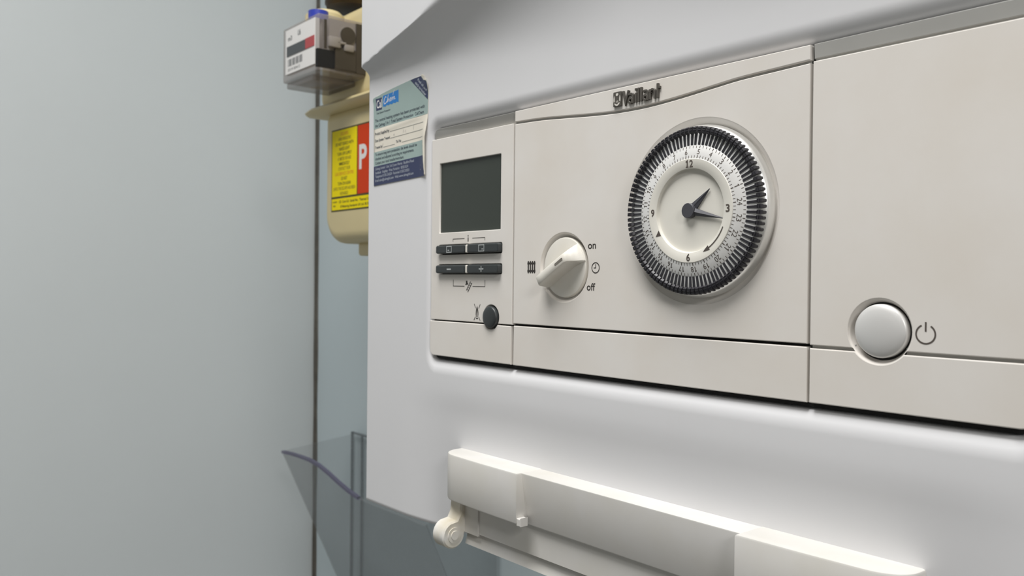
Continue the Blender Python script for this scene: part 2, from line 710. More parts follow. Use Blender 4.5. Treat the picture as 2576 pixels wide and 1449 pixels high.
SLOT1, SLOT2 = (-142.8, -88.3, 13.7, 19.0), (-142.8, -88.3, 3.15, 8.45)
DISP = (-142.6, -89.8, 25.55, 63.2)
disp_panel = plate('display_panel', bite_below(-150.0, -80.3, -21.6, 76.9, FB, 0),
                   [rrect(*DISP, 0.3, 2), rrect(*SLOT1, 0.9, 4), rrect(*SLOT2, 0.9, 4)], YP, 2.4, 0.3, M['panel'], boiler)
scoop = lambda x, z: 0.3 + (82.6 - z) * 0.34
plate('upper_strip', rrect(-149.4, -80.5, 77.0, 82.5, (0, 0, 0, 4.5)), [], YP, 2.0, 0.2, M['strip'], disp_panel, tilt=scoop)
plate('lower_strip', bite_above(-150.4, -80.9, -41.2, -22.35, FB, 3.5, 0), [], YP - 0.15, 2.4, 0.35, M['panel'], disp_panel)
s = MB(); s.box(-149, -80.9, 2.2, 3.4, 75.5, 78.5)
s.build('groove_bed', M['strip'], disp_panel)
s = MB(); s.lathe(FB[0], FB[1], [(6.3, 0.25), (5.75, 1.6), (5.7, 2.6)], 48, cap=False)
s.build('button_recess', M['panel'], disp_panel, smooth=True)
s = MB()
s.box(DISP[0] - 1, DISP[1] + 1, 1.1, 2.3, DISP[2] - 1, DISP[3] + 1)
tag(s.build('display_screen', M['screen'], disp_panel), 'dark blank display window')
for (x0, x1, z0, z1, k) in ((-142.4, -115.9, 14.15, 18.55, 0), (-114.3, -88.5, 14.15, 18.75, 1), (-142.4, -115.9, 3.6, 7.95, 2), (-114.3, -88.5, 3.55, 8.1, 3)):
    pb = plate('push_button', rrect(x0, x1, z0, z1, 1.1, 5), [], -2.5, 5.0, 0.7, M['dark'], disp_panel)
    pr = MB()
    cx, cz = (x0 + x1) / 2 + (-0.7 if k % 2 == 0 else -0.5), (z0 + z1) / 2
    yp = -2.56
    if k < 2:
        pr.stroke([(cx - 2.2, cz - 1.55), (cx + 2.2, cz - 1.55), (cx + 2.2, cz + 1.55), (cx - 2.2, cz + 1.55)], 0.34, yp, closed=True)
        pr.stroke([(cx - 1.2 if k == 0 else cx + 0.2, cz - 0.5), (cx + 0.2 if k == 0 else cx + 1.5, cz - 0.5)], 0.42, yp)
    elif k == 2:
        pr.stroke([(cx - 1.9, cz), (cx + 1.9, cz)], 0.62, yp)
    else:
        pr.stroke([(cx - 1.9, cz), (cx + 1.9, cz)], 0.5, yp)
        pr.stroke([(cx, cz - 1.5), (cx, cz + 1.5)], 0.5, yp)
    pb['label'] = ['dark button printed with a square, left of the upper pair', 'dark button printed with a square, right of the upper pair', 'dark button printed with a minus', 'dark button printed with a plus'][k]
    par(pr.build('printed_symbol', M['light']), pb)
for (z0, z1) in ((14.3, 18.5), (3.7, 7.9)):
    plate('button_divider', rrect(-116.0, -114.0, z0, z1, 0.5, 3), [], -2.2, 4.6, 0.4, M['knob'], disp_panel)
s = MB()
s.lathe(FB[0], FB[1], [(5.5, 3.0), (5.5, -0.7), (5.3, -1.25), (4.9, -1.5), (3.0, -1.75), (0.2, -1.85)], 48)
tag(s.build('burner_button', M['dark'], disp_panel, smooth=True, auto=60), 'round dark button beside the flame symbol')
# print on the display panel
s = MB()
yp = -0.06
s.stroke([(-129.7, 20.4), (-129.7, 21.9), (-119.5, 21.9)], 0.32, yp)
s.stroke([(-112.7, 21.9), (-102.2, 21.9), (-102.2, 20.4)], 0.32, yp)
s.stroke([(-116.3, 20.2), (-116.3, 22.4)], 0.75, yp)
s.disc(-116.3, 23.2, 0.42, yp)
s.stroke([(-129.1, 0.2), (-129.1, -3.15), (-119.1, -3.15)], 0.34, yp)
s.stroke([(-112.1, -3.15), (-101.8, -3.15), (-101.8, 0.2)], 0.34, yp)
# chimney brush and ladder symbol
s.poly([(-118.0, -0.2), (-116.6, -0.2), (-116.4, -1.5), (-115.9, -1.7), (-115.9, -2.2), (-118.3, -2.5), (-118.3, -2.0), (-117.8, -1.7)], yp)
s.stroke([(-113.9, -0.6), (-117.5, -5.3)], 0.48, yp)
s.stroke([(-112.7, -1.4), (-116.2, -6.2)], 0.48, yp)
for t in (0.12, 0.36, 0.6, 0.84):
    s.stroke([(-113.9 - 3.6 * t, -0.6 - 4.7 * t), (-112.7 - 3.5 * t, -1.4 - 4.8 * t)], 0.34, yp)
# crossed-out flame symbol
flo = [(-108.1, -13.0), (-107.4, -14.6), (-107.05, -16.2), (-107.0, -17.6), (-107.35, -19.0)]
flr = [(-108.1, -13.0), (-108.8, -14.6), (-109.15, -16.2), (-109.2, -17.6), (-108.85, -19.0)]
inn = [(-107.75, -19.0), (-107.65, -17.2), (-108.0, -15.6), (-108.1, -15.2), (-108.35, -16.2), (-108.5, -17.6), (-108.4, -19.0)]
s.poly(flo + inn + flr[::-1][:-1], yp)
s.stroke([(-110.6, -12.1), (-109.3, -14.4)], 0.4, yp)
s.stroke([(-105.5, -12.2), (-106.8, -14.4)], 0.4, yp)
s.stroke([(-110.7, -20.6), (-109.5, -18.7)], 0.4, yp)
s.stroke([(-105.5, -20.6), (-106.7, -18.7)], 0.4, yp)
s.stroke([(-109.0, -19.6), (-107.2, -19.6)], 0.55, yp)
s.build('printed_symbols', M['ink'], disp_panel, fix=False)

# ---- middle panel with the clock
WAVE = [(-79.4, 76.3), (-60, 75.5), (-44, 74.25), (-24, 72.6), (-9.8, 71.85), (5, 71.8), (20, 72.6), (39.4, 74.3), (48.4, 75.1), (57, 75.5), (66.9, 75.8), (79, 76.2)]
xw = [-79.2 + 158.3 * i / 80 for i in range(81)]
DIAL = (31.4, 27.6)
KNOB = (-43.8, 6.3)
mid = plate('clock_panel', [(-79.3, -20.9), (79.0, -20.9)] + [(x, spline(WAVE, x)) for x in reversed(xw)],
            [circle(*DIAL, 36.2, 128), circle(*KNOB, 15.9, 96)], YP, 2.4, 0.3, M['panel'], boiler)
plate('upper_strip', [(x, spline(WAVE, x) + 1.15) for x in xw] + [(79.1, 82.6), (-79.2, 82.6)], [], YP - 0.05, 2.4, 0.3, M['panel'], mid)
plate('lower_strip', [(-79.3, -41.3), (79.1, -41.3), (79.1, -22.0), (-79.0, -22.0)], [], YP + 0.1, 2.4, 0.35, M['panel'], mid)
s = MB()
vs = [(x, 1.3, spline(WAVE, x) - 1.2) for x in xw] + [(x, 1.3, spline(WAVE, x) + 2.2) for x in xw]
s.add(vs, [(i, i + 1, 82 + i, 81 + i) for i in range(80)])
s.build('groove_bed', M['strip'], mid)
s = MB(); s.lathe(*DIAL, [(36.2, 0.25), (35.7, 0.8), (34.0, 2.3), (33.0, 2.4)], 128, cap=False)
s.build('dial_recess', M['panel'], mid, smooth=True)
s = MB(); s.lathe(*KNOB, [(15.9, 0.25), (14.5, 2.4), (13.0, 2.5)], 96, cap=False)
s.build('knob_recess', M['panel'], mid, smooth=True)
s = MB()
s.text('on', -28.2, 14.45, yp, h=3.1, w=4.9, bold=0.012)
s.text('off', -28.7, -3.95, yp, h=3.1, w=5.2, bold=0.012)
s.stroke(circle(-23.4, 6.0, 2.25, 40), 0.43, yp, closed=True)
s.stroke([(-23.35, 7.6), (-23.35, 5.95), (-24.5, 5.95)], 0.42, yp)
# radiator symbol: four columns joined at top and bottom
for k in range(4):
    xk = -68.3 + 1.5 * k
    s.stroke([(xk, 4.0), (xk, 9.1)], 0.9, yp)
    s.disc(xk, 9.0, 0.5, yp - 0.01, 10)
    s.disc(xk, 4.1, 0.5, yp - 0.01, 10)
s.stroke([(-68.95, 8.35), (-63.15, 8.35)], 0.9, yp - 0.02)
s.stroke([(-68.95, 4.75), (-63.15, 4.75)], 0.9, yp - 0.02)
s.build('printed_symbols', M['ink'], mid, fix=False)

# maker's badge: emblem plate and eight raised letters
badge = plate('logo_badge', rrect(-13.1, -8.4, 74.55, 80.85, 0.35, 3), [], -1.0, 1.05, 0.25, M['logo'], boiler)
s = MB()
ye = -1.06
ec = (-10.75, 77.55)
ell = lambda a, k=1.0: (ec[0] + 2.0 * k * math.cos(a), ec[1] + 2.75 * k * math.sin(a))
# egg-shaped field broken by the hare's head and ears
s.poly([(-11.35, 80.0), (-10.75, 80.25), (-10.1, 80.05), (-10.0, 79.6), (-10.4, 79.05), (-11.1, 79.0), (-11.5, 79.5)], ye)
s.poly([ell(math.radians(a)) for a in range(205, 136, -8)] + [(-12.05, 77.9), (-12.05, 76.7)], ye)
s.poly([ell(math.radians(a)) for a in range(-25, 44, 8)] + [(-9.45, 77.9), (-9.45, 76.9)], ye)
s.poly([ell(math.radians(a)) for a in range(216, 325, 9)] + [(-9.5, 76.2), (-10.75, 75.45), (-12.0, 76.0)], ye)
s.poly([(-11.35, 77.0), (-11.0, 77.1), (-10.95, 76.1), (-11.35, 76.3)], ye)
s.poly([(-10.45, 77.1), (-10.1, 77.1), (-10.1, 76.4), (-10.5, 76.1)], ye)
s.build('emblem_figure', M['logolight'], badge, fix=False)


def bowl(cx, cz, rx, rz, a0, a1, n=12):
    return [(cx + rx * math.cos(math.radians(a0 + (a1 - a0) * i / n)), cz + rz * math.sin(math.radians(a0 + (a1 - a0) * i / n))) for i in range(n + 1)]


def letter_a(x):
    return [[(x + 0.35, 78.55), (x + 0.9, 78.75)] + bowl(x + 1.75, 77.9, 1.0, 0.85, 90, 0, 6) + [(x + 2.75, 77.0), (x + 2.75, 74.75)],
            bowl(x + 1.45, 75.95, 1.05, 0.95, 0, 360, 20)]


LET = [[[(-7.55, 80.5), (-6.15, 75.3), (-4.5, 80.5)]], letter_a(-4.75), [[(-0.4, 74.85), (-0.4, 78.6)], [(-0.4, 79.75), (-0.4, 80.55)]],
       [[(1.1, 74.85), (1.1, 80.6)]], [[(2.55, 74.85), (2.55, 80.6)]], letter_a(3.45),
       [[(7.35, 74.85), (7.35, 78.9)], [(7.35, 77.6)] + bowl(8.6, 77.6, 1.25, 1.1, 180, 0, 10) + [(9.85, 74.85)]],
       [[(11.35, 74.85), (11.35, 80.7)], [(11.35, 79.0), (12.7, 79.0)]]]
for strokes in LET:
    s = MB()
    for p in strokes:
        closed = len(p) > 15
        s.stroke(p[:-1] if closed else p, 0.98, -1.0 - 0.03 * strokes.index(p), closed=closed, y2=0.0)
    s.build('letter', M['logo'], badge)

# selector knob
s = MB()
s.lathe(*KNOB, [(13.9, 2.2), (13.8, 0.9), (13.5, 0.45), (12.9, 0.3), (4, 0.25), (0.1, 0.25)], 96)
knob = s.build('selector_knob', M['knob'], boiler, smooth=True, auto=40)
ang = math.radians(31)
ca, sa = math.cos(ang), math.sin(ang)


def kp(a, b, y):
    return (KNOB[0] + a * ca - b * sa, y, KNOB[1] + a * sa + b * ca)


bm = bmesh.new()
sec = []
stations = [(-13.75, 2.5, 1.3, 0.4), (-13.6, 3.0, 1.8, -3.2), (-13.3, 3.1, 2.05, -5.2), (-12.8, 3.2, 2.15, -6.2), (-12.0, 3.2, 2.15, -6.75), (-9, 3.25, 2.15, -6.95), (0, 3.3, 2.1, -7.0), (7.0, 3.5, 2.05, -6.85), (8.6, 3.8, 2.3, -6.2), (10.4, 4.3, 3.1, -4.3), (12.2, 4.8, 4.0, -2.0), (13.2, 4.6, 4.3, 0.0)]
for (a, hb, hf, yf) in stations:
    row = []
    for (b, y) in ((-hb, 0.6), (-(hb * 0.45 + hf * 0.55), yf * 0.5 + 0.3), (-hf, yf + 0.35), (-hf + 0.4, yf), (hf - 0.4, yf), (hf, yf + 0.35), (hb * 0.45 + hf * 0.55, yf * 0.5 + 0.3), (hb, 0.6)):
        row.append(bm.verts.new(V(*kp(a, b, y))))
    sec.append(row)
for r0, r1 in zip(sec, sec[1:]):
    for i in range(7):
        bm.faces.new((r0[i], r0[i + 1], r1[i + 1], r1[i]))
bm.faces.new(sec[0]); bm.faces.new(sec[-1])
bmesh.ops.recalc_face_normals(bm, faces=bm.faces)
me = bpy.data.meshes.new('grip')
bm.to_mesh(me); bm.free()
link('grip', me, M['knob'], knob, smooth=True, auto=45)
s = MB()
c = [kp(a, b, -7.03) for a, b in [(2.2 + 0.55 * math.cos(t), 0.55 * math.sin(t)) for t in [math.pi / 2 + math.pi * i / 8 for i in range(9)]] + [(7.0 + 0.55 * math.cos(t), 0.55 * math.sin(t)) for t in [-math.pi / 2 + math.pi * i / 8 for i in range(9)]]]
s.add([(p[0], p[1] - (0.02 if True else 0), p[2]) for p in c], [tuple(range(18))])
tag(s.build('pointer_mark', M['groove_shade'], knob), 'short flat pointer line on the grip, coloured like a shaded groove')  # flat mark: shade of the pointer recess put into its grey

# ---- the timer dial
s = MB()
s.lathe(*DIAL, [(33.5, 2.6), (33.65, 0.9), (33.6, 0.5), (33.2, -0.6), (32.9, -1.6), (32.2, -2.5), (31.4, -3.1), (30.8, -3.3)], 144, cap=False)
dial = s.build('timer_dial', M['silver'], boiler, smooth=True, auto=40)
s = MB()
s.lathe(*DIAL, [(31.2, -3.2), (31.0, -3.36), (25.2, -3.7)], 144, cap=False)
s.build('tab_track', M['track'], dial, smooth=True)
s = MB()
s.lathe(*DIAL, [(25.3, -3.55), (25.2, -3.85), (25.0, -3.95), (20.3, -4.95), (18.0, -5.0)], 144, cap=False)
s.build('hour_scale', M['silverring'], dial, smooth=True, auto=40)
tab_me = None
s = MB()
hw = 0.46
# stem lying on the drum (local: x across, z outward from the centre)
s.add([(-hw, -3.95, 25.4), (hw, -3.95, 25.4), (hw * 1.05, -3.75, 30.2), (-hw * 1.05, -3.75, 30.2), (-hw, -3.3, 25.4), (hw, -3.3, 25.4), (hw, -2.9, 30.2), (-hw, -2.9, 30.2)],
      [(0, 1, 2, 3), (0, 4, 5, 1), (1, 5, 6, 2), (2, 6, 7, 3), (3, 7, 4, 0)])
# knurled head with three ribs
rows = [(29.5, 0.52, -3.9), (30.1, 0.72, -4.6), (30.25, 0.68, -5.0), (30.3, 0.68, -4.75), (30.75, 0.68, -4.75), (30.8, 0.68, -5.0), (31.2, 0.68, -4.95), (31.25, 0.68, -4.65), (31.65, 0.66, -4.6), (31.7, 0.65, -4.8), (32.15, 0.66, -4.6), (32.45, 0.45, -4.0), (32.5, 0.4, -2.2)]
vs, fs = [], []
for (z, h, y) in rows:
    vs += [(-h, -2.0, z), (-h, y, z), (h, y, z), (h, -2.0, z)]
for j in range(len(rows) - 1):
    for i in range(3):
        fs.append((4 * j + i, 4 * j + i + 1, 4 * j + 4 + i + 1, 4 * j + 4 + i))
fs += [(0, 1, 2, 3), tuple(4 * (len(rows) - 1) + i for i in range(4))]
s.add(vs, fs)
tab_me = bpy.data.meshes.new('tab')
tab_me.from_pydata([Vector((a / 1000, b / 1000, c / 1000)) for a, b, c in s.v], [], s.f)
bm = bmesh.new(); bm.from_mesh(tab_me); bmesh.ops.recalc_face_normals(bm, faces=bm.faces); bm.to_mesh(tab_me); bm.free()
tab_me.materials.append(M['tab'])
HOUR0 = 84.6                                  # clockwise angle of the 24 mark
for k in range(96):
    a = math.radians(HOUR0 + 3.75 * (k + 0.5))
    t = bpy.data.objects.new('tab', tab_me)
    COL.objects.link(t)
    t.location = V(DIAL[0], 0, DIAL[1])
    t.rotation_euler = (0, a + random.uniform(-0.004, 0.004), 0)
    par(t, dial)
s = MB()


def scale_y(x, z):            # height of the printed cone under a point
    return -3.95 - 0.2128 * (25.0 - math.hypot(x - DIAL[0], z - DIAL[1])) - 0.06


def number(mb, txt, x, z, y, h, w, pitch, ang, foot=False, bold=0.0):
    """digits one by one on a base line; the 1 has a flag (and a foot)"""
    ca, sa = math.cos(ang), math.sin(ang)
    at = lambda a, b: (x + a * ca - b * sa, z + a * sa + b * ca)
    for i, d in enumerate(txt):
        a = (i - (len(txt) - 1) / 2) * pitch
        if d == '1':
            lw = 0.16 * h * (1 + 8 * bold)
            mb.stroke([at(a - 0.26 * h, 0.78 * h), at(a, h * 0.96), at(a, 0)], lw, y)
            if foot:
                mb.stroke([at(a - 0.24 * h, 0.07 * h), at(a + 0.24 * h, 0.07 * h)], lw * 0.8, y - 0.01)
        else:
            mb.text(d, *at(a, 0), y, h=h, w=w, ang=ang, align='C', bold=bold)


def pol(r, cw):
    a = math.radians(90 - cw)
    return (DIAL[0] + r * math.cos(a), DIAL[1] + r * math.sin(a))


for k in range(96):
    cw = HOUR0 + 3.75 * k
    big = k % 4 == 0
    s.stroke([pol(24.1, cw), pol(25.1, cw)], 0.30 if big else 0.2, 0)
    s.stroke([pol(20.25, cw), pol(21.35 if big else 21.25, cw)], 0.34 if big else 0.2, 0)
for h in range(1, 25):
    cw = HOUR0 - 15 * h
    p = pol(21.75, cw)
    number(s, str(h), p[0], p[1], 0, 1.95, 1.2, 1.42, math.radians(-cw))
s.v = [(a, scale_y(a, c), c) for a, b, c in s.v]
s.build('hour_print', M['brown'], dial, fix=False)
# clock ring and face
s = MB()
s.lathe(*DIAL, [(20.15, -4.7), (20.1, -5.1), (19.95, -5.22), (16.4, -5.22), (16.22, -5.12), (16.05, -3.9), (15.8, -3.8)], 128, cap=False)
s.build('clock_ring', M['cream'], dial, smooth=True, auto=35)
s = MB(); s.lathe(*DIAL, [(16.0, -3.8), (0.1, -3.8)], 96)
s.build('clock_face', M['cream'], dial)
s = MB()
for t, cw, w in (('12', 0, 3.3), ('3', 90, 1.8), ('6', 180, 1.8), ('9', 270, 1.8)):
    p = pol(18.0, cw)
    number(s, t, p[0], p[1] - 1.35, -5.31, 2.7, 1.7, 1.9, 0.0, True, 0.018)
# arrow along the ring, and the small pointer triangle
s.stroke([pol(17.3, c) for c in range(113, 147, 3)], 0.42, -5.31)
q = pol(17.3, 146)
d = Vector(pol(17.3, 152)) - Vector(q)
d.normalize()
nrm = Vector((-d.y, d.x))
s.poly([(q[0] + nrm.x * 0.95, q[1] + nrm.y * 0.95), (q[0] + d.x * 3.2, q[1] + d.y * 3.2), (q[0] - nrm.x * 0.95, q[1] - nrm.y * 0.95)], -5.31)
s.poly([pol(18.9, 239.5), pol(16.4, 244.5), pol(16.4, 236.0)], -5.31)
s.build('clock_print', M['brown'], dial, fix=False)


def hand(tip, base_w, yb, yt, name):
    """a hand: a ridge that falls and narrows to its tip"""
    c = Vector(DIAL)
    d = (Vector(tip) - c).normalized()
    nn = Vector((-d.y, d.x))
    b = c + d * 1.6
    s = MB()
    l, r = b + nn * base_w, b - nn * base_w
    t1, t2 = Vector(tip) + nn * 0.14, Vector(tip) - nn * 0.14
    s.add([(l.x, yb + 0.9, l.y), (r.x, yb + 0.9, r.y), (t2.x, yb + 0.35, t2.y), (t1.x, yb + 0.35, t1.y), (b.x, yt, b.y), (tip[0], yb, tip[1]), (l.x, yb, l.y), (r.x, yb, r.y)],
          [(6, 4, 5, 3), (4, 7, 2, 5), (0, 6, 3), (1, 2, 7), (0, 3, 2, 1), (0, 1, 7, 4, 6), (3, 5, 2)])
    return s.build(name, M['hand'], dial)


hand((40.5, 35.5), 1.65, -4.6, -5.0, 'hour_hand')
hand((47.3, 23.9), 1.5, -4.9, -5.8, 'minute_hand')
s = MB(); s.lathe(*DIAL, [(2.9, -3.8), (2.9, -5.9), (2.75, -6.05), (0.1, -6.05)], 40)
s.build('hand_hub', M['hand'], dial, smooth=True, auto=40)

# ---- right panel with the power button
PB = (104.8, -15.3, 10.7)
pwr = plate('power_panel', bite_below(80.2, 150.0, -21.25, 76.6, PB, 0), [], YP, 2.4, 0.3, M['panel'], boiler)
plate('upper_strip', rrect(80.3, 149.4, 77.5, 82.6, (0, 0, 4.5, 0)), [], YP, 2.0, 0.2, M['strip'], pwr, tilt=lambda x, z: 0.3 + (82.6 - z) * 0.07)
plate('lower_strip', bite_above(80.2, 150.2, -41.2, -22.35, PB, 0, 3.5), [], YP - 0.1, 2.4, 0.35, M['panel'], pwr)
s = MB(); s.box(80.6, 149, 1.2, 2.5, 75.4, 78.6)
s.build('groove_bed', M['strip'], pwr)
s = MB(); s.box(80.6, 96.3, 1.2, 2.5, -23.6, -20.2)
s.build('groove_bed', M['strip'], pwr)
s = MB(); s.box(113.3, 149.5, 1.2, 2.5, -23.6, -20.2)
s.build('groove_bed', M['strip'], pwr)
s = MB(); s.lathe(PB[0], PB[1], [(10.7, 0.25), (9.8, 1.9), (9.3, 3.0)], 72, cap=False)
s.build('button_recess', M['panel'], pwr, smooth=True)
s = MB()
s.lathe(PB[0] + 0.3, PB[1] + 0.15, [(8.75, 3.0), (8.75, 0.5), (8.6, 0.05), (8.2, -0.25), (6.8, -0.75), (4.5, -1.15), (2.2, -1.35), (0.1, -1.4)], 72)
tag(s.build('power_button', M['button'], pwr, smooth=True, auto=60), 'large round silver button with a domed face')
s = MB()
s.stroke([(119.7 + 2.95 * math.cos(math.radians(a)), -15.4 + 2.95 * math.sin(math.radians(a))) for a in range(115, 426, 8)], 0.52, yp)
s.stroke([(119.7, -14.6), (119.7, -11.6)], 0.55, yp)
s.build('printed_symbol', M['brown'], pwr, fix=False)

# ---- white hinge rail along the bottom of the front
YR = -10.0
railpts = []
for t in range(0, 7):
    a = math.pi / 2 * t / 6
    railpts.append((-125.0 + 12 * (1 - math.cos(a)), 0.05 - 10 * math.sin(a)))
for t in range(0, 7):
    a = math.pi / 2 * (1 - t / 6)
    railpts.append((121.0 - 12 * (1 - math.cos(a)), 0.05 - 10 * math.sin(a)))


def plan_bar(name, pts, z0, z1, bev, mt, parent, slope=0.0):
    """bar with the plan outline pts (x, y), rounded upper and lower front edges"""
    s = MB()
    n = len(pts)
    cx = sum(p[0] for p in pts) / n
    rows = []
    for (z, k) in ((z0, bev), (z0 + bev * 0.3, bev * 0.3), (z0 + bev, 0), (z1 - bev, 0), (z1 - bev * 0.3, bev * 0.3), (z1, bev)):
        ins = inset([(p[0], p[1]) for p in pts], k) if k else pts
        # keep the back edge on the casing
        rows.append([(a, min(b, 0.05) if pts[i][1] < 0.0 else 8.0, z) for i, (a, b) in enumerate(ins)])
    # the front may lean in towards the bottom
    vs = [(a, b * (1 - slope / 10.0 * (z1 - z) / (z1 - z0)), z) for r in rows for a, b, z in r]
    fs = []
    for j in range(5):
        for i in range(n):
            fs.append((j * n + i, j * n + (i + 1) % n, (j + 1) * n + (i + 1) % n, (j + 1) * n + i))
    fs += [tuple(range(n))[::-1], tuple(range(5 * n, 6 * n))]
    s.add(vs, fs)
    return s.build(name, mt, parent, smooth=True, auto=35)


rail = plan_bar('hinge_rail', [(-62, 0.05), (-62, YR), (62, YR), (62, 0.05)], -114.2, -89.4, 0.6, M['rail'], boiler, slope=4.2)
lend = [(-124.6, 0.05)] + [(-112.0 - 12.6 * math.cos(a), -1.0 - 10.6 * math.sin(a)) for a in [math.pi / 2 * i / 9 for i in range(10)]] + [(-90, -12.6), (-60.4, -13.0), (-60.4, -9.0), (-60.4, 0.05)]
plan_bar('end_block', lend, -113.0, -89.2, 0.9, M['rail'], rail)['label'] = 'white end block at the left of the rail, over the hinge lug'
rend = [(59.6, 0.05), (59.6, -9.0), (59.6, -13.0), (86, -12.6)] + [(106.5 + 13.0 * math.sin(a), -1.0 - 10.8 * math.cos(a)) for a in [math.pi / 2 * i / 9 for i in range(10)]] + [(119.8, 0.05)]
plan_bar('end_block', rend, -113.0, -89.2, 0.9, M['rail'], rail)['label'] = 'white end block at the right of the rail'
# small foot at the inner corner of the left block
plate('stop_tab', [(-60.5, -113.6), (-57.6, -113.6), (-57.6, -109.6), (-58.4, -110.2), (-60.5, -110.0)], [], -12.7, 4.5, 0.3, M['rail'], rail)
s = MB()
s.box(-110, 118, -3.6, 9.0, -128.6, -113.5)
o = s.build('base_strip', M['rail'], rail)
s = MB()
s.box(-114.5, -100.4, -4.2, 9.0, -129.6, -113.0)
s.build('strip_end', M['rail'], rail)
s = MB()
vs = [(-113, -0.4, -128.4), (-113, -2.6, -136.2), (118, -2.6, -136.2), (118, -0.4, -128.4), (-113, 9, -136.6), (118, 9, -136.6)]
s.add(vs, [(0, 1, 2, 3), (1, 4, 5, 2)])
s.build('lower_lip', M['rail'], rail)
# hinge lug: a neck that ends in a round knuckle
prof = [(4.0, -113.0), (-6.5, -113.0), (-7.0, -119.5), (-9.0, -123.0)]
kc, kr = (-11.0, -130.2), 7.0
prof += [(kc[0] + kr * math.cos(a), kc[1] + kr * math.sin(a)) for a in [math.radians(110 + 250 * i / 18) for i in range(19)]]
prof += [(4.0, -129.0)]
bm = bmesh.new()
rowsv = []
for (x, k) in ((-121.0, 0.8), (-120.2, 0.0), (-112.2, 0.0), (-111.4, 0.8)):
    q = inset(prof, k) if k else prof
    rowsv.append([bm.verts.new(V(x, p[0], p[1])) for p in q])
n = len(prof)
for r0, r1 in zip(rowsv, rowsv[1:]):
    for i in range(n):
        bm.faces.new((r0[i], r0[(i + 1) % n], r1[(i + 1) % n], r1[i]))
bm.faces.new(rowsv[0]); bm.faces.new(rowsv[-1])
bmesh.ops.recalc_face_normals(bm, faces=bm.faces)
me = bpy.data.meshes.new('hinge_lug')
bm.to_mesh(me); bm.free()
tag(link('hinge_lug', me, M['dirty'], rail, smooth=True, auto=40), 'grubby white knuckle below the left block')
s = MB()
s.cyl((-112.0, kc[0], kc[1]), (-110.9, kc[0], kc[1]), 3.9, 24)
s.cyl((-111.2, kc[0], kc[1]), (-110.4, kc[0], kc[1]), 2.3, 20)
tag(s.build('hinge_pin', M['dirty'], rail, smooth=True, auto=40), 'yellowed round pin end in the knuckle')

# ================================================================== the sticker
ST0 = (-211.3, 56.5)
sa_ = math.radians(1.5)


def st(a, b, y=0.0):
    x = ST0[0] + a * math.cos(sa_) - b * math.sin(sa_)
    z = ST0[1] + a * math.sin(sa_) + b * math.cos(sa_)
    # the right edge has come away below its middle, and the paper is creased across the cream band
    lift = 1.6 * sm(49.5, 57.5, a) * (1 - sm(20, 36, b)) * (0.55 + 0.45 * sm(0, 8, b))
    lift += 1.3 * sm(52, 58.5, a) * sm(45, 53, b)
    lift += 0.28 * math.exp(-((b - (31.6 + 0.05 * a)) / 0.9) ** 2) * sm(2, 10, a) * (1 - sm(46, 54, a))
    lift += 0.9 * (1 - sm(0, 6, a)) * sm(49, 54, b)
    return (x, -0.25 - lift + y, z)


XPR = [(0, 55.0), (8, 54.6), (13, 54.0), (20.5, 53.6), (24, 55.2), (28, 57.0), (36, 58.2), (50, 58.9), (52.5, 59.1), (55, 56.0), (57.5, 52.5)]
XRT = [(0, 55.9), (8, 56.6), (13, 56.6), (20.5, 56.6), (24, 57.2), (28, 57.8), (36, 58.2), (50, 58.9), (52.5, 59.1), (55, 56.0), (57.5, 52.5)]
XLT = [(0, 0.0), (52.6, 0.3), (54.4, 8.0), (55.8, 30), (56.2, 41), (57.2, 52)]


def band(mb, b0, b1, y, a0=None, a1=None, nx=26, slope=0.0):
    nb = max(2, int((b1 - b0) / 1.2))
    base = []
    for j in range(nb + 1):
        b = b0 + (b1 - b0) * j / nb
        l = a0 if a0 is not None else lerp_table(XLT, b)
        r = a1 if a1 is not None else lerp_table(XRT if y == 0.0 else XPR, b) + (0.15 * math.sin(b * 3.1) + 0.1 * math.sin(b * 7.3) if b < 26 else 0)
        for i in range(nx + 1):
            base.append(st(l + (r - l) * i / nx, b, y))
    mb.add(base, [(j * (nx + 1) + i, j * (nx + 1) + i + 1, (j + 1) * (nx + 1) + i + 1, (j + 1) * (nx + 1) + i) for j in range(nb) for i in range(nx)])


s = MB(); band(s, 0, 56.6, 0.0)
me = s.build('sticker', M['paper'], None, smooth=True)
me.modifiers.new('thickness', 'SOLIDIFY').thickness = 0.00018
me.modifiers['thickness'].offset = -1.0
sticker = tag(me, 'curling teal and cream sticker with a navy foot, stuck on the white boiler front', 'sticker')
s = MB(); band(s, 34.2, 56.5, -0.05); band(s, 11.7, 20.3, -0.05)
s.build('sage_band', M['teal'], sticker, smooth=True)
s = MB(); band(s, 0.05, 11.7, -0.05)
s.build('navy_band', M['navy'], sticker, smooth=True)
s = MB()
tri = [(41.2, 56.1), (48.5, 56.45), (52.2, 56.3), (55, 53.6), (58.7, 51.8), (58.3, 42.2)]
top = [(41.2, 56.15), (44.5, 56.3), (48, 56.4), (51.5, 56.4), (52.6, 55.2), (53.6, 54.2), (54.8, 53.4), (56.4, 52.9), (58.4, 52.3), (58.8, 51), (58.75, 48), (58.5, 45), (58.3, 42.2)]
mixp = lambda t, p, q: (p[0] + (q[0] - p[0]) * t, p[1] + (q[1] - p[1]) * t)
grid = []
for k in range(13):
    e0 = mixp(k / 12, (41.2, 56.1), (58.3, 42.2))
    grid += [st(*mixp(i / 10, e0, top[k]), -0.19) for i in range(11)]
s.add(grid, [(11 * k + i, 11 * k + i + 1, 11 * k + 12 + i, 11 * k + 11 + i) for k in range(12) for i in range(10)])
s.build('corner_band', M['navy'], sticker)
s = MB()
band(s, 45.0, 52.2, -0.09, 3.2, 9.9, 10)
s.build('logo_block', M['navy'], sticker)
s = MB()
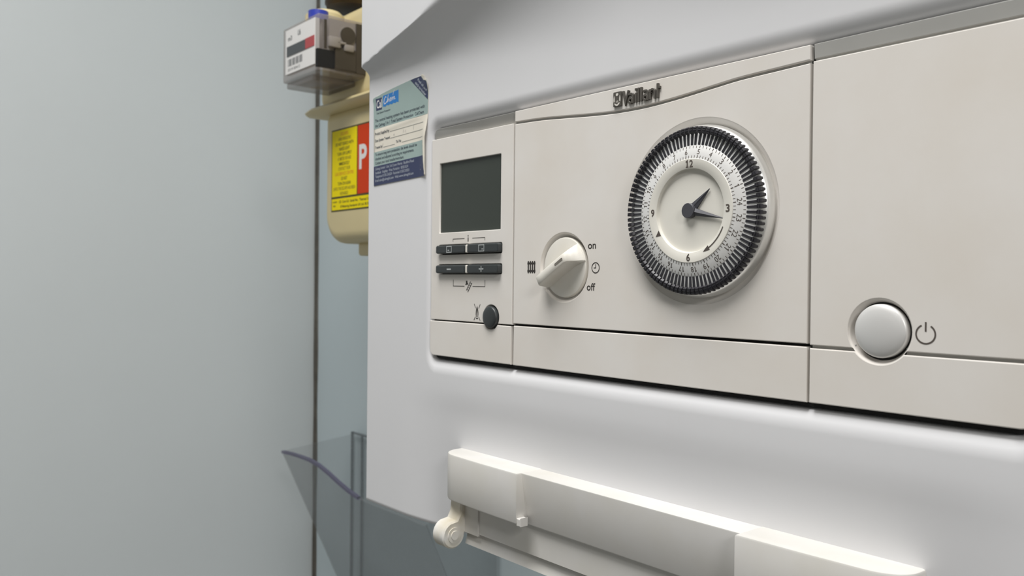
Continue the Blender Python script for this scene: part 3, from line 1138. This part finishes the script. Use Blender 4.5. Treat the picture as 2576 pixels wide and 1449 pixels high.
wav = [(11 + 17.3 * i / 20, 46.3 + 0.28 * math.sin(i * 1.5) - 0.3 * (i < 4)) for i in range(21)]
topl = [(28.3, 53.3), (20, 52.9), (11, 52.8)]
s.v = [st(a, b, -0.09) for a, b in wav + topl]
s.f = tessellate_polygon([[Vector((a, b, 0)) for a, b in wav + topl]])
s.build('logo_block', M['sky'], sticker)
fn = lambda a, b, y: st(a, b, y)
s = MB()
for (t, a, b, h, w) in (('The central heating system has been protected with', 1.9, 38.2, 1.75, 53.2), ('the Calmag 3 in 1 Total System Protection  CalChem', 1.9, 35.2, 1.75, 52.4),
                        ('Product Supplied by', 1.9, 30.4, 1.55, 16.0), ('Date System Treated', 1.9, 26.3, 1.55, 16.6), ('Treated by', 1.9, 22.2, 1.55, 8.4), ('Tel No', 25.2, 22.6, 1.55, 5.5),
                        ('To ensure long term protection, the levels should be', 1.9, 17.9, 1.6, 45.2), ('checked and adjusted according to requirements.', 1.9, 15.3, 1.6, 42.2), ('Contact your local installer/merchant.', 1.9, 12.7, 1.6, 31.6),
                        ('Total System Protection', 3.6, 42.8, 1.1, 15.6)):
    s.text(t, a, b, -0.12, h=h, w=w, bold=0.012, fn=fn)
for (a0, a1, b) in ((18.6, 54.0, 30.3), (19.0, 54.0, 26.3), (11.0, 24.0, 22.1), (31.5, 54.0, 22.2)):
    k = 12
    s.add([st(a0 + (a1 - a0) * i / k, b + q, -0.11) for q in (-0.09, 0.09) for i in range(k + 1)], [(i, i + 1, k + 2 + i, k + 1 + i) for i in range(k)])
# faint handwriting on the date line
for pts in ([(22.5, 27.2), (23.2, 28.4), (23.8, 27.0)], [(33.0, 27.3), (33.3, 29.3)], [(35.8, 28.8), (35.0, 27.6), (36.2, 27.2)], [(43.6, 27.6), (43.9, 30.2)], [(10.5, 23.0), (10.9, 24.4)]):
    for p, q in zip(pts, pts[1:]):
        s.add([st(p[0] - .07, p[1], -0.11), st(p[0] + .07, p[1], -0.11), st(q[0] + .07, q[1], -0.11), st(q[0] - .07, q[1], -0.11)], [(0, 1, 2, 3)])
s.build('printed_text', M['stext'], sticker, fix=False)
s = MB()
for (t, a, b, h, w) in (('Calmag Limited · Unit 3-6 Crown Works · Bradford Road', 1.9, 9.3, 1.5, 42.0), ('Sandbeds · Keighley · West Yorkshire · BD20 5LN', 1.9, 6.9, 1.5, 36.0), ('Telephone 01535 210320 · Facsimile 01535 210321', 1.9, 4.6, 1.5, 37.2), ('Email sales@calmagltd.com · Web www.calmagltd.com', 1.9, 2.2, 1.5, 41.6)):
    s.text(t, a, b, -0.12, h=h, w=w, fn=fn)
s.text('Peel off and', 48.2, 54.6, -0.26, h=1.5, w=12.0, bold=0.012, ang=math.radians(-41), fn=fn)
s.text('stick to boiler', 45.7, 53.4, -0.26, h=1.5, w=13.8, bold=0.012, ang=math.radians(-41), fn=fn)
s.build('printed_text', M['ntext'], sticker, fix=False)
s = MB()
torn = [(52.0, 56.9), (54.3, 57.0), (57.2, 55.0), (58.9, 52.0), (57.4, 52.9), (55.6, 53.3), (54.1, 54.5), (52.9, 55.3)]
s.add([st(a, b, -0.3) for a, b in torn], tessellate_polygon([[Vector((a, b, 0)) for a, b in torn]]))
tag(s.build('torn_corner', M['paper'], sticker), 'bare cream tear at the top right corner')
s = MB()
s.text('Cal', 3.9, 46.4, -0.13, h=4.6, w=5.8, bold=0.015, fn=fn)


def sstroke(mb, pts, w):
    r = MB(); r.stroke(pts, w, 0.0)
    mb.add([st(v[0], v[2], -0.13) for v in r.v], r.f)


sstroke(s, [(15.0, 51.2), (14.0, 51.8), (12.8, 50.6), (12.2, 48.8), (12.8, 47.6), (14.2, 47.8), (15.6, 48.8)], 0.45)       # C
sstroke(s, [(15.7, 48.0), (17.0, 52.0), (17.3, 52.2), (16.6, 50.0), (16.2, 48.2), (17.2, 49.8), (17.9, 49.7), (17.8, 48.3), (18.3, 48.2)], 0.4)   # h
sstroke(s, [(18.6, 49.0), (19.9, 49.4), (20.0, 50.1), (19.3, 50.1), (18.8, 49.0), (19.2, 48.2), (20.3, 48.6)], 0.4)      # e
sstroke(s, [(20.9, 50.3), (20.8, 48.4), (21.7, 50.1), (22.2, 50.1), (22.3, 48.5), (23.3, 50.2), (23.9, 50.1), (24.0, 48.6), (24.9, 48.7)], 0.42)  # m
sstroke(s, [(22.2, 51.2), (23.2, 53.4), (23.9, 54.0)], 0.32)
s.build('logo_lettering', M['white'], sticker, fix=False)

# ================================================================== the gas meter
meter = thing('gas_meter', 'cream gas meter with a yellow and red warning label, left of the boiler', 'gas meter', V(-470, 245, 24))
bm = bmesh.new()


def meter_half(bm, x0, x1, z0, z1, r, y0, y1, rf):
    """pressed half shell with rounded corners seen from the front and a rounded front edge"""
    out = rrect(x0, x1, z0, z1, r, 8)
    rows = []
    for (d, y) in ((0, y1), (0, y0 + rf), (rf * 0.08, y0 + rf * 0.6), (rf * 0.3, y0 + rf * 0.28), (rf * 0.62, y0 + rf * 0.07), (rf, y0)):
        q = inset(out, d) if d else out
        rows.append([bm.verts.new(V(p[0], y, p[1])) for p in q])
    n = len(out)
    for a, b in zip(rows, rows[1:]):
        for i in range(n):
            bm.faces.new((a[i], a[(i + 1) % n], b[(i + 1) % n], b[i]))
    bm.faces.new(rows[-1]); bm.faces.new(rows[0][::-1])


meter_half(bm, -566, -350, 36.0, 173.0, (30, 30, 13, 13), 150, 325, 12)
meter_half(bm, -578.5, -350, 173.0, 268.0, (13, 13, 18, 22), 150, 325, 12)
bmesh.ops.recalc_face_normals(bm, faces=bm.faces)
me = bpy.data.meshes.new('meter_body'); bm.to_mesh(me); bm.free()
link('meter_body', me, M['meter'], meter, smooth=True, auto=40)
# flange: thin lip where the two halves meet
s = MB()
out = []
prf = [(16, 168.0), (0, 168.0), (-9, 170.5), (-11, 173.2), (-9, 176.0), (0, 178.0), (16, 178.0)]
loop = [(-578, 325), (-578, 160), (-570, 151), (-350, 151), (-350, 325)]
vs = []
for (o_, z) in prf:
    k = -o_
    vs += [(-578 - k * 2.0, 325, z), (-578 - k * 2.0, 158 - k, z), (-573 - k * 1.6, 152 - k, z), (-564 - k, 149 - k, z), (-350, 149 - k, z), (-350, 325, z)]
fs = []
for j in range(6):
    for i in range(5):
        fs.append((j * 6 + i, j * 6 + i + 1, (j + 1) * 6 + i + 1, (j + 1) * 6 + i))
s.add(vs, fs)
s.build('flange', M['meter'], meter, smooth=True, auto=50)
rounded_box('outlet_boss', -520, -440, 165, 245, 23.5, 38, 3, M['meter'], meter)
# warning label
LX0, LX1, LZ0, LZ1, LY = -547.5, -436.0, 68.0, 150.8, 149.8
s = MB()
s.add([(LX0, LY, LZ0), (LX1, LY, LZ0), (LX1, LY, LZ1), (LX0, LY, LZ1), (LX0, LY + 0.4, LZ0), (LX1, LY + 0.4, LZ0), (LX1, LY + 0.4, LZ1), (LX0, LY + 0.4, LZ1)], [(0, 1, 2, 3), (0, 4, 5, 1), (1, 5, 6, 2), (2, 6, 7, 3), (3, 7, 4, 0)])
wl = s.build('warning_label', M['olive'], meter)
s = MB(); s.poly([(LX0 + 1.5, 83.0), (-496.0, 83.0), (-496.0, LZ1 - 1.5), (LX0 + 1.5, LZ1 - 1.5)], LY - 0.15); s.poly([(LX0 + 1.5, LZ0 + 1.5), (LX1 - 1.5, LZ0 + 1.5), (LX1 - 1.5, 80.9), (LX0 + 1.5, 80.9)], LY - 0.15)
s.build('yellow_field', M['yellow'], wl)
s = MB(); s.poly([(-494.6, 83.0), (LX1 - 1.5, 83.0), (LX1 - 1.5, LZ1 - 1.5), (-494.6, LZ1 - 1.5)], LY - 0.15)
s.build('red_field', M['red'], wl)
lines = ['ESCAPES', 'OPEN WINDOWS', 'DO NOT SEARCH WITH', 'NAKED LIGHT', 'TURN OFF SUPPLY', 'AT METER TAP AND', 'IMMEDIATELY', 'CONTACT YOUR', 'GAS SERVICE CENTRE', 'DO NOT', 'TURN ON AGAIN', 'UNTIL THE ESCAPE HAS BEEN', 'REPAIRED']
wid = [15, 25, 36, 21, 29, 27, 21, 24, 37, 12, 26, 44, 16]
s, so, sl = MB(), MB(), MB()
for i, t in enumerate(lines):
    z = 143.6 - i * 4.95
    (so if i in (0, 8) else sl if i in (1, 5, 7, 11, 12) else s).text(t, -520.8, z, LY - 0.25, h=3.1, w=wid[i], align='C', bold=0.01)
s.text('CE  Cert 0.5  Serial No.  Thermal Cap.', -531, 76.2, LY - 0.25, h=2.4, w=62, bold=0.02)
s.text('© Metering Standards UK Ltd. BS EN 1359', -528, 71.6, LY - 0.25, h=2.2, w=66, bold=0.02)
s.text('compliant', -544, 77.0, LY - 0.25, h=1.6, w=9, bold=0.02)
s.text('label', -543, 73.0, LY - 0.25, h=1.6, w=5, bold=0.02)
s.build('printed_text', M['olive'], wl, fix=False)
so.build('printed_text', M['orange'], wl, fix=False)
sl.build('printed_text', M['pale_olive'], wl, fix=False)
s = MB(); s.text('P', -491.5, 107.5, LY - 0.25, h=22, w=14.5, bold=0.03)
s.build('printed_text', M['white'], wl, fix=False)
# counter housing in clear plastic standing off the top of the meter
ix0, ix1, iz0, iz1 = -556.0, -482.0, 192.5, 246.0
ind = rounded_box('counter_housing', ix0, ix1, 100, 150, iz0, iz1, 2.0, M['smoke'], meter)
s = MB(); s.box(-548.5, -487.0, 99.4, 104.0, 199.5, 242.5)
s.build('face_plate', M['white'], ind)
s = MB(); s.box(-545.0, -505.5, 98.9, 99.8, 216.5, 226.0)
s.build('counter_window', M['counter'], ind)
s = MB(); s.box(-505.5, -487.6, 98.9, 99.8, 216.5, 226.3)
tag(s.build('counter_window', M['pink'], ind), 'red decimal end of the counter')
s = MB()
s.text('m3', -543, 231.5, 99.3, h=4.2, w=8.5, bold=0.02)
s.text('U6', -522, 233.0, 99.3, h=5.0, w=6.0, bold=0.02)
for k in range(13):
    x = -543 + k * 2.5
    s.poly([(x, 206.5), (x + (1.6 if k % 3 else 0.8), 206.5), (x + (1.6 if k % 3 else 0.8), 213.5), (x, 213.5)], 99.3)
s.text('2019 00412', -543, 202.0, 99.3, h=2.4, w=26)
s.build('printed_text', M['counter'], ind, fix=False)
s = MB(); s.box(-485.5, -481.4, 99.5, 117, 196.5, 213.0)
tag(s.build('side_window', M['black'], ind), 'black square window on the side')
s = MB(); s.box(-486.0, -481.6, 106.2, 108.8, 214.5, 241.0)
s.build('side_slot', M['smoked'], ind)
s = MB(); s.cyl((-486, 131, 230), (-481.0, 131, 230), 8.0, 28)
s.build('side_disc', M['smoked'], ind, smooth=True, auto=40)
s = MB()
s.cyl((-483, 131, 230), (-481.8, 131, 230), 9.0, 28)
s.build('disc_collar', M['milky'], ind, smooth=True, auto=40)
s = MB(); s.box(-490, -480.3, 117, 139, 197, 216.5)
s.build('side_block', M['smoked'], ind)
s = MB(); s.box(-515, -482.5, 112, 150, 218, 243)
s.build('counter_body', M['milky'], ind)
s = MB(); s.box(-500, -480.8, 139.5, 150, 196, 243)
s.build('side_block', M['smoked'], ind)
for (a, b, c, d) in ((110, 122, 216, 226), (118, 128, 220, 222.5), (126, 136, 214.5, 221)):
    rounded_box('seal_lump', -487, -478.5, a, b, c, d, 1.0, M['milky'], ind, 2)
rounded_box('housing_foot', -556, -500, 104, 150, 187.5, 193.5, 1.5, M['smoke'], ind, 2)
s = MB(); s.cyl((-505, 112, 245), (-505, 112, 254), 9.5, 28)
tag(s.build('seal_cap', M['blue'], meter, smooth=True, auto=40), 'blue round cap on the counter housing')
s = MB(); s.cyl((-528, 131, 244), (-528, 131, 258), 19, 32); s.cyl((-528, 131, 258), (-528, 131, 262), 19, 32, 15)
s.build('inlet_collar', M['meter'], meter, smooth=True, auto=40)
s = MB(); s.cyl((-540, 166, 276), (-540, 166, 281), 24, 32, 26); s.cyl((-540, 166, 281), (-540, 166, 318), 27, 6); s.cyl((-540, 166, 318), (-540, 166, 620), 14, 24)
tag(s.build('union_nut', M['brass'], meter, smooth=True, auto=35), 'dark brass union nut and pipe on the inlet')

# ================================================================== the clear holder low on the back wall
holder = thing('leaflet_holder', 'clear plastic wall holder with dipped lilac front edge beyond the boiler lower left corner', 'leaflet holder', V(-640, 330, -440))


def fy(z):                                  # the leaning front
    return 224 + (-228 - z) * 0.45


TOP = [(-815, -228), (-785, -225.8), (-756, -225.3), (-735, -225.6), (-715, -228), (-695, -235), (-678, -243), (-658, -250.5), (-637, -255.5), (-620, -256.6), (-600, -256.8), (-550, -256.8), (-500, -256.8)]
BOT = -430.0


def sheet(name, pts3, faces, thick, mt):
    s = MB(); s.add(pts3, faces)
    o = s.build(name, mt, holder)
    md = o.modifiers.new('thickness', 'SOLIDIFY')
    md.thickness = thick
    md.offset = 0
    return o


n = len(TOP)
sheet('front_panel', [(x, fy(z), z) for x, z in TOP] + [(x, fy(BOT), BOT) for x, z in TOP], [(i, i + 1, n + i + 1, n + i) for i in range(n - 1)], 0.003, M['hazy'])
sheet('back_panel', [(-821, 331, -216), (-494, 331, -216), (-494, 331, BOT), (-821, 331, BOT)], [(0, 1, 2, 3)], 0.003, M['acrylic'])
sheet('side_panel', [(-816.5, 330, -216.5), (-816.5, fy(-228), -228), (-816.5, fy(BOT), BOT), (-816.5, 330, BOT)], [(0, 1, 2, 3)], 0.003, M['acrylic'])
sheet('side_panel', [(-498, 330, -216.5), (-498, fy(-256), -256), (-498, fy(BOT), BOT), (-498, 330, BOT)], [(0, 1, 2, 3)], 0.003, M['acrylic'])
s = MB()
# the polished top edge shows lilac
pts = [Vector((x, fy(z) - 1.6, z)) for x, z in TOP if x < -630]
vs, fs = [], []
for p in pts:
    vs += [(p.x, p.y - 0.6, p.z - 2.2), (p.x, p.y - 0.6, p.z + 1.4), (p.x, p.y + 3.6, p.z + 1.4), (p.x, p.y + 3.6, p.z - 2.2)]
for j in range(len(pts) - 1):
    for i in range(4):
        fs.append((4 * j + i, 4 * j + (i + 1) % 4, 4 * j + 4 + (i + 1) % 4, 4 * j + 4 + i))
s.add(vs, fs)
tag(s.build('front_edge', M['rim'], holder), 'lilac tinted polished edge')
s = MB(); s.box(-822, -494, 329.5, 332.5, -216.5, -214.0)
s.box(-822.5, -820, 329, 332.5, -425, -214); s.box(-795.5, -793.5, 329.5, 332.5, -425, -216)
s.build('back_edge', M['edge'], holder)
s = MB(); s.box(-816, -499, 318, 331, -431, -428)
s.build('base', M['acrylic'], holder)

# ================================================================== pipes under the boiler
for k, (x, lab) in enumerate(((-306, 'grey painted pipe running down below the boiler, the left one of the pair'), (-284, 'grey painted pipe running down below the boiler, the right one of the pair'))):
    s = MB(); s.cyl((x + 150, 250, -1440), (x + 150, 250, -136.6), 7.5, 20)
    p = s.build('heating_pipe', M['pipe'], None, smooth=True, auto=40)
    tag(p, lab, 'pipe', 'pipes below the boiler')

# layers of flat print and lettering: many tiny marks in one part
for o in bpy.data.objects:
    if o.type == 'MESH' and (o.name.startswith('printed_') or o.name.startswith(('hour_print', 'clock_print', 'emblem_figure', 'logo_lettering'))):
        o['kind'] = 'stuff'
